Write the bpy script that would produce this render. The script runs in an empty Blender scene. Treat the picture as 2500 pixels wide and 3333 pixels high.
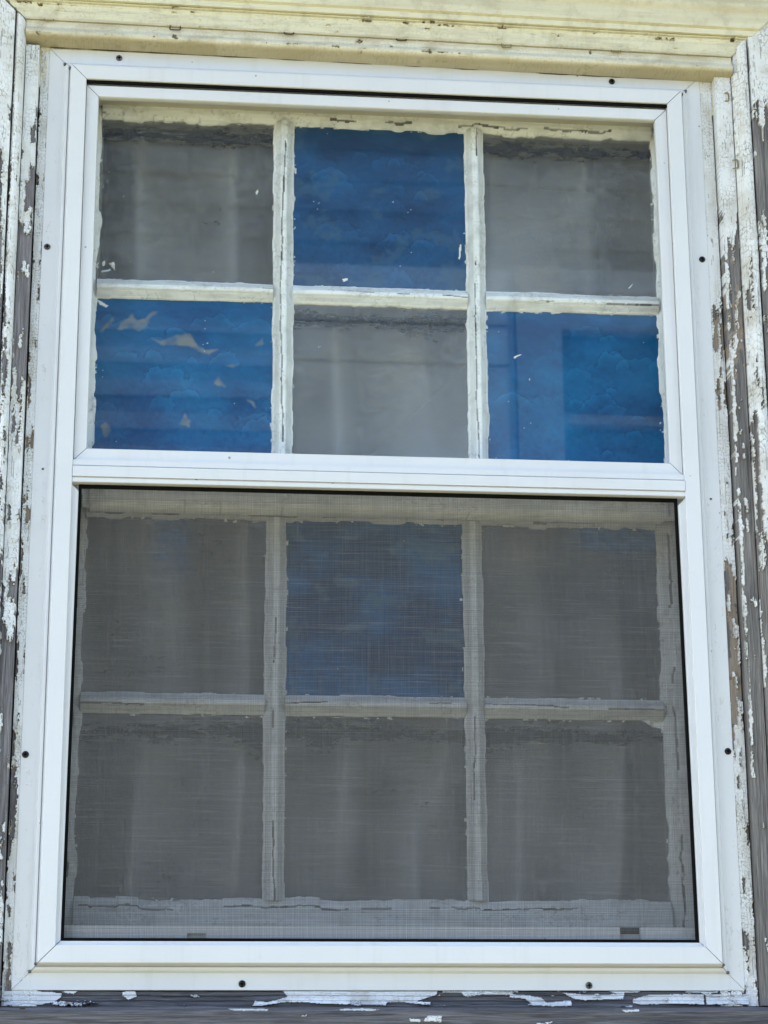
import bpy, math, random
import numpy as np
random.seed(7)
C = bpy.context.scene.collection
S = bpy.context.scene
# ------------------------------------------------------------------ camera
cam = bpy.data.objects.new('camera', bpy.data.cameras.new('camera')); C.objects.link(cam)
cam.location = (-0.26759, -2.56263, -0.75525)
cam.rotation_euler = (1.8479744, 0.0053403, -0.1028641)
cam.data.sensor_fit = 'HORIZONTAL'; cam.data.sensor_width = 36.0
cam.data.lens = 36.0 * 7000 / 2500
cam.data.clip_start = 0.05; cam.data.clip_end = 600
S.camera = cam
# ------------------------------------------------------------------ sky, sun, exposure
SUN_EL, SUN_AZ = 52.0, -82.0          # sun stands off to the left, a little behind the wall (azimuth from +Y)
wd = bpy.data.worlds.new('World'); S.world = wd; wd.use_nodes = True
nt = wd.node_tree; sky = nt.nodes.new('ShaderNodeTexSky'); sky.sky_type = 'NISHITA'; sky.sun_disc = False
sky.sun_elevation = math.radians(SUN_EL); sky.sun_rotation = math.radians(SUN_AZ)
sky.air_density = 1.0; sky.dust_density = 1.2; sky.ozone_density = 1.0
bg = nt.nodes['Background']; bg.inputs[1].default_value = 0.15
nt.links.new(sky.outputs[0], bg.inputs[0])
sl = bpy.data.lights.new('sun', 'SUN'); sl.energy = 3.0; sl.angle = math.radians(0.5); sl.color = (1, .95, .86)
so = bpy.data.objects.new('sun', sl); C.objects.link(so)
_az, _el = math.radians(SUN_AZ), math.radians(SUN_EL)
sdir = (math.sin(_az)*math.cos(_el), math.cos(_az)*math.cos(_el), math.sin(_el))   # towards the sun
from mathutils import Vector
so.rotation_euler = Vector(sdir).to_track_quat('Z', 'Y').to_euler()
S.view_settings.view_transform = 'Standard'; S.view_settings.look = 'None'
S.view_settings.exposure = 2.17; S.view_settings.gamma = 1.0
S.cycles.use_denoising = True
S.cycles.transparent_max_bounces = 16

# ------------------------------------------------------------------ numpy noise
def _h(ix, iy, sd):
    v = (ix.astype(np.int64)*374761393 + iy.astype(np.int64)*668265263 + sd*974711) & 0xffffffff
    v = ((v ^ (v >> 13))*1274126177) & 0xffffffff
    v = ((v ^ (v >> 16))*2246822519) & 0xffffffff
    return ((v ^ (v >> 15)) & 0xffffff)/float(0xffffff)
def vn(x, y, sd=0):
    ix, iy = np.floor(x), np.floor(y); fx, fy = x-ix, y-iy
    fx = fx*fx*(3-2*fx); fy = fy*fy*(3-2*fy)
    a, b, c, d = _h(ix, iy, sd), _h(ix+1, iy, sd), _h(ix, iy+1, sd), _h(ix+1, iy+1, sd)
    return (a*(1-fx)+b*fx)*(1-fy)+(c*(1-fx)+d*fx)*fy
def fbm(x, y, sd=0, o=4):
    r = 0; amp = .5; t = 0
    for k in range(o):
        r = r+amp*vn(x*2**k, y*2**k, sd+k*17); t += amp; amp *= .5
    return r/t-.5                                       # about -0.3 .. 0.3
def voro(x, y, sd=0):
    ix, iy = np.floor(x), np.floor(y)
    f1 = np.full(x.shape, 9.); f2 = f1.copy(); cx = x*0; cy = x*0
    for dx in (-1, 0, 1):
        for dy in (-1, 0, 1):
            jx, jy = ix+dx, iy+dy
            px = jx+.1+.8*_h(jx, jy, sd); py = jy+.1+.8*_h(jx, jy, sd+5)
            r = np.hypot(px-x, py-y); m = r < f1
            f2 = np.where(m, f1, np.minimum(f2, r)); cx = np.where(m, px, cx); cy = np.where(m, py, cy)
            f1 = np.where(m, r, f1)
    return f1, f2, cx, cy
def inpoly(x, y, P):
    r = np.zeros(x.shape, bool); n = len(P)
    for i in range(n):
        x0, y0 = P[i]; x1, y1 = P[(i+1) % n]
        if y0 == y1: continue
        r ^= ((y0 > y) != (y1 > y)) & (x < (x1-x0)*(y-y0)/(y1-y0)+x0)
    return r
def sm(a, b, x): t = np.clip((x-a)/(b-a), 0, 1); return t*t*(3-2*t)

# ------------------------------------------------------------------ objects
def tag(o, label=None, cat=None, group=None, kind=None):
    for k, v in (('label', label), ('category', cat), ('group', group), ('kind', kind)):
        if v: o[k] = v
    return o
def empty(name, loc, *a, **k):
    o = bpy.data.objects.new(name, None); o.empty_display_size = .05; C.objects.link(o); o.location = loc
    return tag(o, *a, **k)
def link(name, me, mat, parent=None):
    o = bpy.data.objects.new(name, me); C.objects.link(o)
    if mat: me.materials.append(mat)
    if parent:
        o.parent = parent
        w = Vector((0, 0, 0)); p = parent
        while p: w += Vector(p.location); p = p.parent
        o.location = -w
    return o
def mesh_np(name, V, F, mat, parent=None, attrs=None, smooth=False):
    me = bpy.data.meshes.new(name); V = np.asarray(V, np.float32); F = np.asarray(F, np.int32)
    me.vertices.add(len(V)); me.vertices.foreach_set('co', V.ravel())
    k = F.shape[1]; me.loops.add(F.size); me.loops.foreach_set('vertex_index', F.ravel())
    me.polygons.add(len(F)); me.polygons.foreach_set('loop_start', np.arange(0, F.size, k, dtype=np.int32))
    me.polygons.foreach_set('loop_total', np.full(len(F), k, np.int32))
    me.polygons.foreach_set('use_smooth', np.full(len(F), smooth, bool))
    for n, a in (attrs or {}).items():
        at = me.attributes.new(n, 'FLOAT', 'POINT'); at.data.foreach_set('value', np.asarray(a, np.float32).ravel())
    me.update(calc_edges=True)
    return link(name, me, mat, parent)
def sheet(name, X, Z, D, back, mat, parent=None, attrs=None, smooth=False):
    """solid slab whose front is the grid X,Z at outward height D and whose rim drops to the depth back"""
    X, Z, D = [np.pad(np.asarray(a, float), 1, mode='edge') for a in (X, Z, D)]
    D[0, :] = back; D[-1, :] = back; D[:, 0] = back; D[:, -1] = back
    n, m = X.shape; V = np.stack([X, -D, Z], -1).reshape(-1, 3)
    i = np.arange(n*m).reshape(n, m); F = np.stack([i[:-1, :-1], i[1:, :-1], i[1:, 1:], i[:-1, 1:]], -1).reshape(-1, 4)
    a = V[i[n//2, m//2]]; b = V[i[min(n//2+1, n-1), m//2]]; c = V[i[n//2, min(m//2+1, m-1)]]
    k = (n//2)*(m-1)+m//2-1
    e1 = V[F[:, 1]]-V[F[:, 0]]; e2 = V[F[:, 3]]-V[F[:, 0]]
    if np.cross(e1, e2)[:, 1].sum() > 0: F = F[:, ::-1]
    ca = i[np.ix_([0, -1], [0, -1])].ravel(); F = np.vstack([F, [[ca[0], ca[2], ca[3], ca[1]]]])
    A = {k_: np.pad(v, 1, mode='edge') for k_, v in (attrs or {}).items()}
    return mesh_np(name, V, F, mat, parent, A, smooth)
def boxes(name, L, mat, parent=None):
    V = []; F = []
    for (x0, x1, y0, y1, z0, z1) in L:
        b = len(V); V += [(x, y, z) for x in (x0, x1) for y in (y0, y1) for z in (z0, z1)]
        F += [[b+q for q in f] for f in ((0, 1, 3, 2), (4, 6, 7, 5), (0, 4, 5, 1), (2, 3, 7, 6), (0, 2, 6, 4), (1, 5, 7, 3))]
    return mesh_np(name, V, F, mat, parent)
def tube(name, pts, r, mat, parent=None, n=6):
    V = []; F = []; P = [Vector(p) for p in pts]
    for i, p in enumerate(P):
        t = (P[min(i+1, len(P)-1)]-P[max(i-1, 0)]).normalized()
        u = t.cross(Vector((0.13, 1, .07))).normalized(); w = t.cross(u)
        for k in range(n): V.append(p+r*(math.cos(6.2832*k/n)*u+math.sin(6.2832*k/n)*w))
    for i in range(len(P)-1):
        for k in range(n): a = i*n+k; b = i*n+(k+1) % n; F.append([a, b, b+n, a+n])
    return mesh_np(name, [tuple(v) for v in V], F, mat, parent, smooth=True)
def lathe(name, c, prof, mat, parent=None, n=20, tilt=(0, 0)):
    """prof: (radius, outward distance) about an axis pointing out of the wall at c"""
    V = []; F = []
    for r, d in prof:
        for k in range(n):
            a = 6.2832*k/n; V.append((c[0]+r*math.cos(a)+tilt[0]*d, c[1]-d, c[2]+r*math.sin(a)+tilt[1]*d))
    for i in range(len(prof)-1):
        for k in range(n): a = i*n+k; b = i*n+(k+1) % n; F.append([a, b, b+n, a+n])
    return mesh_np(name, V, F, mat, parent, smooth=True)

# ------------------------------------------------------------------ materials
class NT:
    def __init__(s, name):
        s.m = bpy.data.materials.new(name); s.m.use_nodes = True; s.t = s.m.node_tree; s.b = s.t.nodes['Principled BSDF']
        s.out = s.t.nodes['Material Output']
    def n(s, kind, **k):
        x = s.t.nodes.new('ShaderNode'+kind)
        for a, v in k.items(): setattr(x, a, v)
        return x
    def l(s, a, b): s.t.links.new(a, b)
    def set(s, inp, v):
        if hasattr(v, 'links') or hasattr(v, 'is_linked'): s.l(v, inp)
        else: inp.default_value = v if not isinstance(v, tuple) or len(v) == 4 else (*v, 1)
    def attr(s, name): return s.n('Attribute', attribute_name=name).outputs['Fac']
    def mix(s, f, a, b, mode='MIX'):
        x = s.n('Mix', data_type='RGBA', blend_type=mode); s.set(x.inputs[0], f); s.set(x.inputs[6], a); s.set(x.inputs[7], b); return x.outputs[2]
    def math(s, op, a, b=0., c=0.):
        x = s.n('Math', operation=op); s.set(x.inputs[0], a); s.set(x.inputs[1], b); s.set(x.inputs[2], c); return x.outputs[0]
    def noise(s, scale, vec=(1, 1, 1), detail=4, rough=.55, dist=0):
        tc = s.n('TexCoord'); mp = s.n('Mapping'); mp.inputs['Scale'].default_value = vec; s.l(tc.outputs['Object'], mp.inputs[0])
        x = s.n('TexNoise'); x.inputs['Scale'].default_value = scale; x.inputs['Detail'].default_value = detail
        x.inputs['Roughness'].default_value = rough; x.inputs['Distortion'].default_value = dist
        s.l(mp.outputs[0], x.inputs['Vector']); return x.outputs['Fac']
    def ramp(s, f, *st):
        x = s.n('ValToRGB'); e = x.color_ramp.elements
        while len(e) < len(st): e.new(.5)
        for q, (p, c) in zip(e, st): q.position = p; q.color = (*c, 1) if isinstance(c, tuple) else (c, c, c, 1)
        s.l(f, x.inputs[0]); return x.outputs[0]
    def bump(s, h, st, dist):
        x = s.n('Bump'); x.inputs['Strength'].default_value = st; x.inputs['Distance'].default_value = dist; s.l(h, x.inputs['Height']); return x
def peel_mat(name, axis, paint, dirt, wlo, whi, primer=(.38, .31, .245)):
    """attributes: paint 0/1, crack 0..1, primer 0..1, tone 0..1"""
    N = NT(name); st = {'z': (1, 1, .035), 'x': (.035, 1, 1)}[axis]
    g = N.noise(420, st, 5, .65, .6); g2 = N.noise(60, st, 4, .6, 1.2); g3 = N.noise(9, (1, 1, 1), 3)
    wood = N.ramp(N.math('ADD', N.math('MULTIPLY', g, .6), N.math('MULTIPLY', g2, .4)), (.36, wlo), (.5, tuple((a+b)/2.4 for a, b in zip(wlo, whi))), (.66, whi))
    wood = N.mix(N.math('MULTIPLY', g3, .35), wood, tuple(c*.75 for c in wlo))
    wood = N.mix(N.attr('primer'), wood, N.mix(g2, primer, tuple(c*.55 for c in primer)))
    pn = N.noise(35, (1, 1, 1), 5, .65); pf = N.noise(500, st, 3, .6)
    pc = N.mix(N.ramp(pn, (.5, 0.), (.8, 1.)), paint, dirt)
    pc = N.mix(N.math('MULTIPLY', N.ramp(pf, (.55, 0.), (.8, 1.)), .45), pc, dirt)
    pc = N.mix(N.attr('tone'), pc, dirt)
    pc = N.mix(N.math('MULTIPLY', N.attr('crack'), .75), pc, (.07, .055, .04))
    col = N.mix(N.attr('paint'), wood, pc)
    N.l(col, N.b.inputs['Base Color']); N.b.inputs['Roughness'].default_value = .62; N.b.inputs['Specular IOR Level'].default_value = .3
    b = N.bump(N.math('ADD', N.math('MULTIPLY', g, N.math('SUBTRACT', 1.15, N.attr('paint'))), N.math('MULTIPLY', pf, .25)), .5, .0012)
    N.l(b.outputs[0], N.b.inputs['Normal']); return N.m
WHITE = (.78, .79, .78); CREAM = (.70, .62, .40)
GL, GH = (.085, .078, .082), (.38, .36, .37)
M = {}
M['cas_z'] = peel_mat('peeling_white_side', 'z', (.74, .76, .77), (.48, .46, .40), GL, GH)
M['cas_zr'] = peel_mat('peeling_white_side_brown', 'z', (.74, .75, .75), (.48, .45, .38), (.075, .068, .064), (.37, .345, .325))
M['head'] = peel_mat('yellowed_paint_head', 'x', (.72, .68, .50), (.45, .40, .27), (.16, .12, .07), (.3, .25, .17))
M['head2'] = peel_mat('yellowed_paint_nosing', 'x', (.72, .68, .54), (.42, .37, .24), (.16, .12, .07), (.3, .25, .17))
M['sill'] = peel_mat('bare_sill', 'x', (.66, .68, .72), (.45, .45, .45), (.032, .032, .040), (.21, .205, .225))
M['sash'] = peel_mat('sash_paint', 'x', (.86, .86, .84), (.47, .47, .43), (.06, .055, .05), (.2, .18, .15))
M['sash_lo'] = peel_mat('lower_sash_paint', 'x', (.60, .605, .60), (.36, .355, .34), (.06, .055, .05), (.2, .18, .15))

def metal():
    N = NT('white_powder_coat'); n1 = N.noise(6, (1, 1, 1), 4); n2 = N.noise(900, (1, 1, 1), 2); n3 = N.noise(45, (1, 1, 1), 5, .7)
    c = N.mix(N.ramp(n1, (.4, 0.), (.75, .6)), (.68, .69, .705), (.61, .625, .64))
    c = N.mix(N.math('MULTIPLY', N.ramp(n3, (.62, 0.), (.8, 1.)), .25), c, (.45, .43, .38))
    wsx = N.noise(55, (1, 1, .05), 4, .6)
    c = N.mix(N.math('MULTIPLY', N.ramp(wsx, (.55, 0.), (.8, 1.)), .28), c, (.47, .46, .42))
    tc = N.n('TexCoord'); vo = N.n('TexVoronoi'); vo.inputs['Scale'].default_value = 26; N.l(tc.outputs['Object'], vo.inputs['Vector'])
    sp = N.math('MULTIPLY', N.math('LESS_THAN', vo.outputs['Distance'], N.math('MULTIPLY', n3, .075)), .7)
    c = N.mix(sp, c, (.2, .19, .17))
    N.l(c, N.b.inputs['Base Color']); N.b.inputs['Roughness'].default_value = .42
    N.l(N.bump(n2, .12, .0006).outputs[0], N.b.inputs['Normal']); return N.m
M['metal'] = metal()
def plain(name, col, rough=.6, var=.3, scale=30, met=0., spec=.5):
    N = NT(name); n = N.noise(scale, (1, 1, 1), 4)
    N.l(N.mix(N.ramp(n, (.35, 0.), (.7, 1.)), col, tuple(c*(1-var) for c in col)), N.b.inputs['Base Color'])
    N.b.inputs['Roughness'].default_value = rough; N.b.inputs['Metallic'].default_value = met; N.b.inputs['Specular IOR Level'].default_value = spec; return N.m
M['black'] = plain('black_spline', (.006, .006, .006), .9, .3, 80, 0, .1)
M['screw'] = plain('dark_screw', (.035, .03, .026), .5, .6, 900, .4)
M['screw_grey'] = plain('zinc_screw', (.16, .165, .16), .45, .6, 900, .6)
M['staple'] = plain('rusty_staple', (.09, .055, .028), .7, .6, 700, .2)
M['staple_p'] = plain('painted_staple', (.30, .25, .12), .7, .5, 700)
def glassy():
    N = NT('clear_storm_glass'); t = N.n('BsdfTransparent'); g = N.n('BsdfGlossy'); g.inputs['Roughness'].default_value = .02
    t.inputs[0].default_value = (.985, .995, .99, 1)
    f = N.n('Fresnel'); ge = N.n('NewGeometry'); N.l(N.math('MULTIPLY_ADD', ge.outputs['Backfacing'], 1/1.5-1.5, 1.5), f.inputs[0]); mx = N.n('MixShader'); N.l(f.outputs[0], mx.inputs[0]); N.l(t.outputs[0], mx.inputs[1]); N.l(g.outputs[0], mx.inputs[2])
    N.l(mx.outputs[0], N.out.inputs[0]); return N.m
M['glass'] = glassy()
def pane_mat(name, base, dark, worn, rough, bscale, bstr, trans):
    """attributes: film (1 pane colour, 0 worn off or painted blue sky reflection), tone (light or dark clouds, painted pebble highlights), chip (white paint on glass)"""
    N = NT(name); tn = N.attr('tone')
    c = N.mix(tn, dark, base); c = N.mix(N.attr('film_refl'), worn, c); c = N.mix(N.attr('chip'), c, (.8, .8, .77))
    N.l(c, N.b.inputs['Base Color']); N.b.inputs['Roughness'].default_value = rough
    N.b.inputs['Specular IOR Level'].default_value = .5 if trans else .25
    a = N.noise(bscale, (1, 1, 1.3), 3, .5, .8); v = N.noise(bscale*2.7, (1, 1, 1), 2)
    N.l(N.bump(N.math('ADD', a, N.math('MULTIPLY', v, .35)), bstr, .004).outputs[0], N.b.inputs['Normal'])
    t = N.n('BsdfTransparent'); mx = N.n('MixShader'); N.l(t.outputs[0], mx.inputs[2]); N.l(N.b.outputs[0], mx.inputs[1])
    N.l(N.math('MULTIPLY', N.math('MULTIPLY', N.math('SUBTRACT', 1., N.attr('chip')), N.math('MULTIPLY', N.attr('film_refl'), N.math('MINIMUM', N.math('MULTIPLY', tn, 7.), 1.))), trans), mx.inputs[0]); N.l(mx.outputs[0], N.out.inputs[0]); return N.m
M['blue'] = pane_mat('worn_blue_pane', (.008, .150, .345), (.001, .055, .17), (.21, .22, .21), .3, 60, .12, .0)
M['navy'] = pane_mat('navy_blue_pane', (.006, .085, .22), (.001, .030, .095), (.06, .12, .17), .28, 60, .12, .0)
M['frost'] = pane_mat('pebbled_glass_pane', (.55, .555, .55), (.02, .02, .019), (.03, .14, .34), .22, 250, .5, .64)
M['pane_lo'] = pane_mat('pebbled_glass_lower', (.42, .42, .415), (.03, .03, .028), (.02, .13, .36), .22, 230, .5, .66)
def screen_mat():
    N = NT('screen_wire'); c = N.mix(N.attr('tone'), (.052, .052, .052), (.42, .41, .40))
    N.l(c, N.b.inputs['Base Color']); N.b.inputs['Roughness'].default_value = .5; N.b.inputs['Metallic'].default_value = .0; return N.m
M['wire'] = screen_mat()
M['curtain'] = plain('pale_curtain', (.86, .85, .83), .9, .05, 8)
M['room'] = plain('room_paint', (.35, .33, .3), .9, .2, 3)
M['siding'] = plain('siding_paint', (.25, .265, .29), .7, .12, 4)
M['ntrim'] = plain('neighbour_trim', (.40, .41, .42), .6, .1, 6)
M['ndoor'] = plain('neighbour_door', (.60, .70, .80), .6, .08, 3)
M['nglass'] = plain('neighbour_glass', (.15, .16, .17), .3, .3, 2)
def ground_mat():
    N = NT('dry_lawn'); a = N.noise(3, (1, 1, 1), 6, .7); b = N.noise(90, (1, 1, 1), 4, .7)
    c = N.mix(N.ramp(a, (.4, 0.), (.65, 1.)), (.35, .30, .15), (.24, .235, .10)); c = N.mix(N.math('MULTIPLY', b, .5), c, (.42, .36, .18))
    N.l(c, N.b.inputs['Base Color']); N.b.inputs['Roughness'].default_value = .95
    N.l(N.bump(b, .8, .02).outputs[0], N.b.inputs['Normal']); return N.m
M['ground'] = ground_mat()

# ------------------------------------------------------------------ ground, house wall, neighbour (seen mirrored in the glass)
GZ = -2.4
xs = np.linspace(-1, 1, 61)**3*300; X, Y = np.meshgrid(xs, xs, indexing='ij')
Zg = GZ+.04*fbm(X*.5, Y*.5, 3)*np.clip(np.hypot(X, Y)/2, 0, 1)
i = np.arange(61*61).reshape(61, 61)
g = mesh_np('ground', np.stack([X, Y, Zg], -1).reshape(-1, 3), np.stack([i[:-1, :-1], i[1:, :-1], i[1:, 1:], i[:-1, 1:]], -1).reshape(-1, 4), M['ground'])
tag(g, kind='structure')
def clapboards(name, x0, x1, z0, z1, y, out, e, mat, parent, hole=None):
    V = []; F = []; z = z0
    while z < z1-1e-6:
        t = min(z+e, z1)
        spans = [(x0, x1)]
        if hole and t > hole[2] and z < hole[3]: spans = [(x0, hole[0]), (hole[1], x1)]
        for a, b in spans:
            k = len(V)
            for x in (a, b): V += [(x, y, z), (x, y+out*.017, z), (x, y+out*.002, t), (x, y, t)]
            F += [[k+1, k+5, k+6, k+2], [k, k+4, k+5, k+1], [k+3, k+2, k+6, k+7], [k, k+1, k+2, k+3], [k+4, k+7, k+6, k+5]]
        z = t
    return mesh_np(name, V, F, mat, parent)
house = empty('house', (0, .1, GZ), 'old house whose weathered window fills the picture', 'house')
O = (-.62, .62, -.72, .78)
clapboards('siding', -5, 3.5, GZ+.3, 4.2, -.0, -1, .114, M['siding'], house, O)
boxes('wall', [(-5, O[0], 0.001, .14, GZ, 4.2), (O[1], 3.5, 0.001, .14, GZ, 4.2), (O[0], O[1], .001, .14, GZ, O[2]), (O[0], O[1], .001, .14, O[3], 4.2),
               (-5, -4.86, .14, 6, GZ, 4.2), (3.36, 3.5, .14, 6, GZ, 4.2), (-5, 3.5, 6, 6.14, GZ, 4.2)], M['siding'], house)
boxes('roof', [(-5.2, 3.7, -.13, 6.4, 4.2, 4.35)], M['room'], house)
boxes('added_shade_eave', [(-5.2, 3.7, -.68, -.105, 1.30, 1.36), (-5.2, 3.7, -.70, -.6805, 1.26, 1.42)], M['ntrim'], house)  # added out of view to cut the high sky light on the window
boxes('interior_wall', [(-1.5, -1.45, .14, 3, -1.6, 1.3), (1.45, 1.5, .14, 3, -1.6, 1.3), (-1.5, 1.5, 3, 3.05, -1.6, 1.3), (-1.5, 1.5, .14, 3, 1.3, 1.35), (-1.5, 1.5, .14, 3, -1.65, -1.6)], M['room'], house)
NY = -5.5
nb = empty('neighbouring_house', (2, NY, GZ), 'clapboard house mirrored as faint horizontal lines in the blue upper panes', 'house')
nh = (1.30, 2.3, 1.0, 2.33)
clapboards('siding', -2.4, 3.3, GZ+.3, 3.3, NY, 1, .137, M['siding'], nb, nh)
boxes('wall', [(-2.4, 3.3, NY-.3, NY-.12, GZ, 3.3), (-2.4, 3.3, NY-5, NY-4.8, GZ, 3.3), (-2.4, -2.2, NY-4.8, NY-.3, GZ, 3.3), (3.1, 3.3, NY-4.8, NY-.3, GZ, 3.3)], M['siding'], nb)
boxes('roof', [(-2.6, 3.5, NY-5.2, NY+.12, 3.3, 3.42)], M['room'], nb)
dr = boxes('door', [(.16, 1.08, NY-.02, NY+.045, GZ+.1, 2.16), (.16, 1.08, NY-.02, NY+.045, 2.172, 2.33), (.16, 1.08, NY-.02, NY+.045, 2.342, 2.58), (1.08, 1.11, NY-.02, NY+.02, GZ+.1, 2.58), (1.3, 2.4, NY-.02, NY+.03, 2.505, 2.60)], M['ndoor'], nb)
wn = boxes('window', [(1.12, 1.30, NY-.02, NY+.05, .9, 2.60), (2.3, 2.48, NY-.02, NY+.05, .9, 2.60), (1.30, 2.3, NY-.02, NY+.05, 2.33, 2.5), (1.30, 2.3, NY-.02, NY+.045, 1.93, 1.97), (1.3, 2.3, NY-.02, NY+.08, .86, 1.0)], M['ntrim'], nb)
boxes('pane', [(1.30, 2.3, NY-.1, NY-.05, .9, 2.4)], M['nglass'], wn)

# ------------------------------------------------------------------ old wooden window casing
cas = empty('window_casing', (0, .02, -.64), 'weathered wooden window casing with peeling white paint around the aluminium storm window', 'window casing')
RES = .00075
def wood(name, axis, a0, a1, k0, k1, s0, s1, dfun, bias, mat, parent, seed, cell=(.0045, .0055), back=-.05, thick=.0017, cracks=1., primer=None, warp=.0006, nstr=(.005, .032), polys=(), tone=None, edge=.13, res=RES, smooth=False):
    """board running along axis from a0 to a1 (ends slanted by k0,k1 per metre of s); s across; paint lost where noise+bias<0"""
    ns = max(3, int((s1-s0)/res)); na = int((a1-a0)/res)
    s = np.linspace(s0, s1, ns)[None, :]; t = np.linspace(0, 1, na)[:, None]
    A = (a0+k0*(s-s0))*(1-t)+(a1+k1*(s-s0))*t; Sx = s+0*t
    f1, f2, cx, cy = voro(Sx/cell[0]+.35*fbm(A*300, Sx*300, seed), A/cell[1]+.35*fbm(A*300, Sx*300, seed+9), seed)
    cs, ca = cx*cell[0], cy*cell[1]
    def field(SS, AA): return fbm(SS/nstr[0], AA/nstr[1], seed+31, 4)*1.1+bias(SS, AA)
    v = .55*field(cs, ca)+.45*field(Sx, A)+.17*fbm(Sx/.0016, A/.0022, seed+77, 3)
    pm = v > 0
    for P in polys:
        jx = .0012*fbm(A*500, Sx*500, seed+2, 3); jz = .0012*fbm(A*400, Sx*400, seed+3, 3)
        pm = pm | (inpoly(A+jx, Sx+jz, P) if axis == 'x' else inpoly(Sx+jx, A+jz, P))
    crack = np.where(pm, np.clip(1-(f2-f1)/edge, 0, 1), 0)*cracks
    crack *= (fbm(Sx/.02, A/.03, seed+5)*2.4+.55).clip(0, 1)
    vl = (np.abs(fbm(Sx/.0035, A/.11, seed+61, 3)) < .010) & (fbm(Sx/.02, A/.04, seed+62) > -.03)
    crack = np.maximum(crack, np.where(pm & vl, .8*min(1, cracks*1.2), 0))
    if primer is not None: pr = ((field(cs, ca)*.5+primer(cs, ca)) > 0)*1.
    else: pr = pm*0.
    lift = thick*(1+1.2*np.clip(.10-v, 0, .1)/.1*(v > 0))
    if polys: lift = lift*(1+1.8*sm(-.613, -.6205, Sx)*(Sx > -.6232)*(vn(A/.03, A*0, seed+90) > .3))
    D = dfun(Sx, A)+np.where(pm, lift, 0)-crack*.0006+warp*fbm(Sx*30, A*6, seed+8)
    D = D-np.where(pm, 0, .0011*np.abs(fbm(Sx/.0022, A/.06, seed+12, 3)*3))
    W = Sx + .0006*fbm(A*25, A*0, seed+50)
    if axis == 'z': XX, ZZ = W, A
    else: XX, ZZ = A, W
    tn = np.clip(fbm(Sx/.03, A/.05, seed+14)*1.5, 0, .6) if tone is None else np.clip(tone(Sx, A), 0, 1)
    return sheet(name, XX, ZZ, D, back, mat, parent, dict(paint=pm*1., crack=crack, primer=pr, tone=tn), smooth)
def lin(z, *pts):
    p = sorted(pts); return np.interp(z, [a for a, b in p], [b for a, b in p])
# left side: strip, board, moulding, outer casing
flatd = lambda d: (lambda s, a: d+0*s)
ls = cas
wood('blind_stop', 'z', -.622, .602, 0, 0, -.4455, -.405, flatd(-.0205), lambda s, z: .13+lin(z, (-.6, -.03), (-.35, -.02), (-.3, .07), (.6, .1))-.5*(s < -.4425)*(fbm(z/.02, s*0, 3)+.12),
     M['cas_z'], ls, 11, (.0032, .0042), primer=lambda s, z: .25-12*np.abs(z-.17)*0-.25*(np.abs(fbm(z/.05, s*0, 8)) < .18))
wood('trim_board', 'z', -.622, .602, 0, 0, -.4645, -.4475, flatd(-.005),
     lambda s, z: lin(z, (-.6, .02), (-.45, -.1), (-.32, -.28), (-.2, -.22), (-.17, -.02), (-.1, .2), (.05, .16), (.13, .0), (.18, -.16), (.33, -.2), (.38, .02), (.46, .02), (.5, .3), (.6, .4))+lin(z, (.13, 0), (.2, 6.), (.4, 12.))*(-.456-s),
     M['cas_z'], ls, 23, (.0042, .006))
wood('casing_moulding', 'z', -.63, .6435, 0, -1, -.4785, -.4655, lambda s, z: -.004+.013*np.sqrt(np.clip(1-((s+.4720)/.0068)**2, 0, 1)),
     lambda s, z: lin(z, (-.6, -.15), (-.3, -.15), (-.17, .03), (.1, .06), (.3, .05), (.5, .14), (.56, .35), (.7, .5)), M['cas_z'], ls, 37, (.004, .008), nstr=(.0045, .06))
wood('side_casing', 'z', -.64, .7640, 0, -1, -.60, -.4797, flatd(.008),
     lambda s, z: lin(z, (-.6, -.35), (-.25, -.25), (-.2, .03), (0, .06), (.35, .04), (.42, .08), (.52, .25), (.6, .5)), M['cas_z'], ls, 41, (.004, .009), nstr=(.005, .07), res=.001)
# right side
wood('blind_stop', 'z', -.622, .602, 0, 0, .405, .4505, flatd(-.0205), lambda s, z: .17+lin(z, (-.6, -.05), (-.32, .1), (-.3, -.05), (-.28, -.32), (-.09, -.34), (-.06, -.05), (0, .12), (.1, .1), (.15, -.16), (.25, -.05), (.3, .1), (.6, .2))+3.*(.446-s).clip(-.01, .0),
     M['cas_zr'], ls, 53, (.0036, .005), primer=lambda s, z: lin(z, (-.34, -.3), (-.3, .16), (-.06, .12), (0, -.3), (.12, .1), (.25, .1), (.3, -.3)))
wood('trim_board', 'z', -.622, .602, 0, 0, .4525, .474, flatd(-.006),
     lambda s, z: lin(z, (-.6, -.26), (-.45, -.22), (-.2, -.3), (-.15, -.26), (0, -.22), (.1, -.24), (.33, -.2), (.37, -.1), (.42, .1), (.47, .3), (.6, .5))+.45*(np.abs(s-.4555+.0008*np.sin(z*30)) < .0018)*(z > -.35)-.1*(z < -.3),
     M['cas_zr'], ls, 61, (.0045, .007), primer=lambda s, z: lin(z, (-.6, -.3), (-.2, -.25), (.05, -.12), (.2, .1), (.35, .0), (.4, -.3)))
wood('casing_moulding', 'z', -.63, .632, 0, 1, .4755, .4965, lambda s, z: -.004+.006*sm(.4755, .4785, s)+.008*np.sqrt(np.clip(1-((s-.4885)/.0078)**2, 0, 1)),
     lambda s, z: lin(z, (-.6, -.4), (-.3, -.3), (-.2, -.08), (-.1, .0), (.05, .10), (.2, .18), (.35, .2), (.5, .4), (.7, .5))-.2*((s > .4785) & (s < .482) & (z < .3))-.28*(z < -.12)*(s > .489), M['cas_zr'], ls, 71, (.0045, .009), nstr=(.005, .07))
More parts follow.
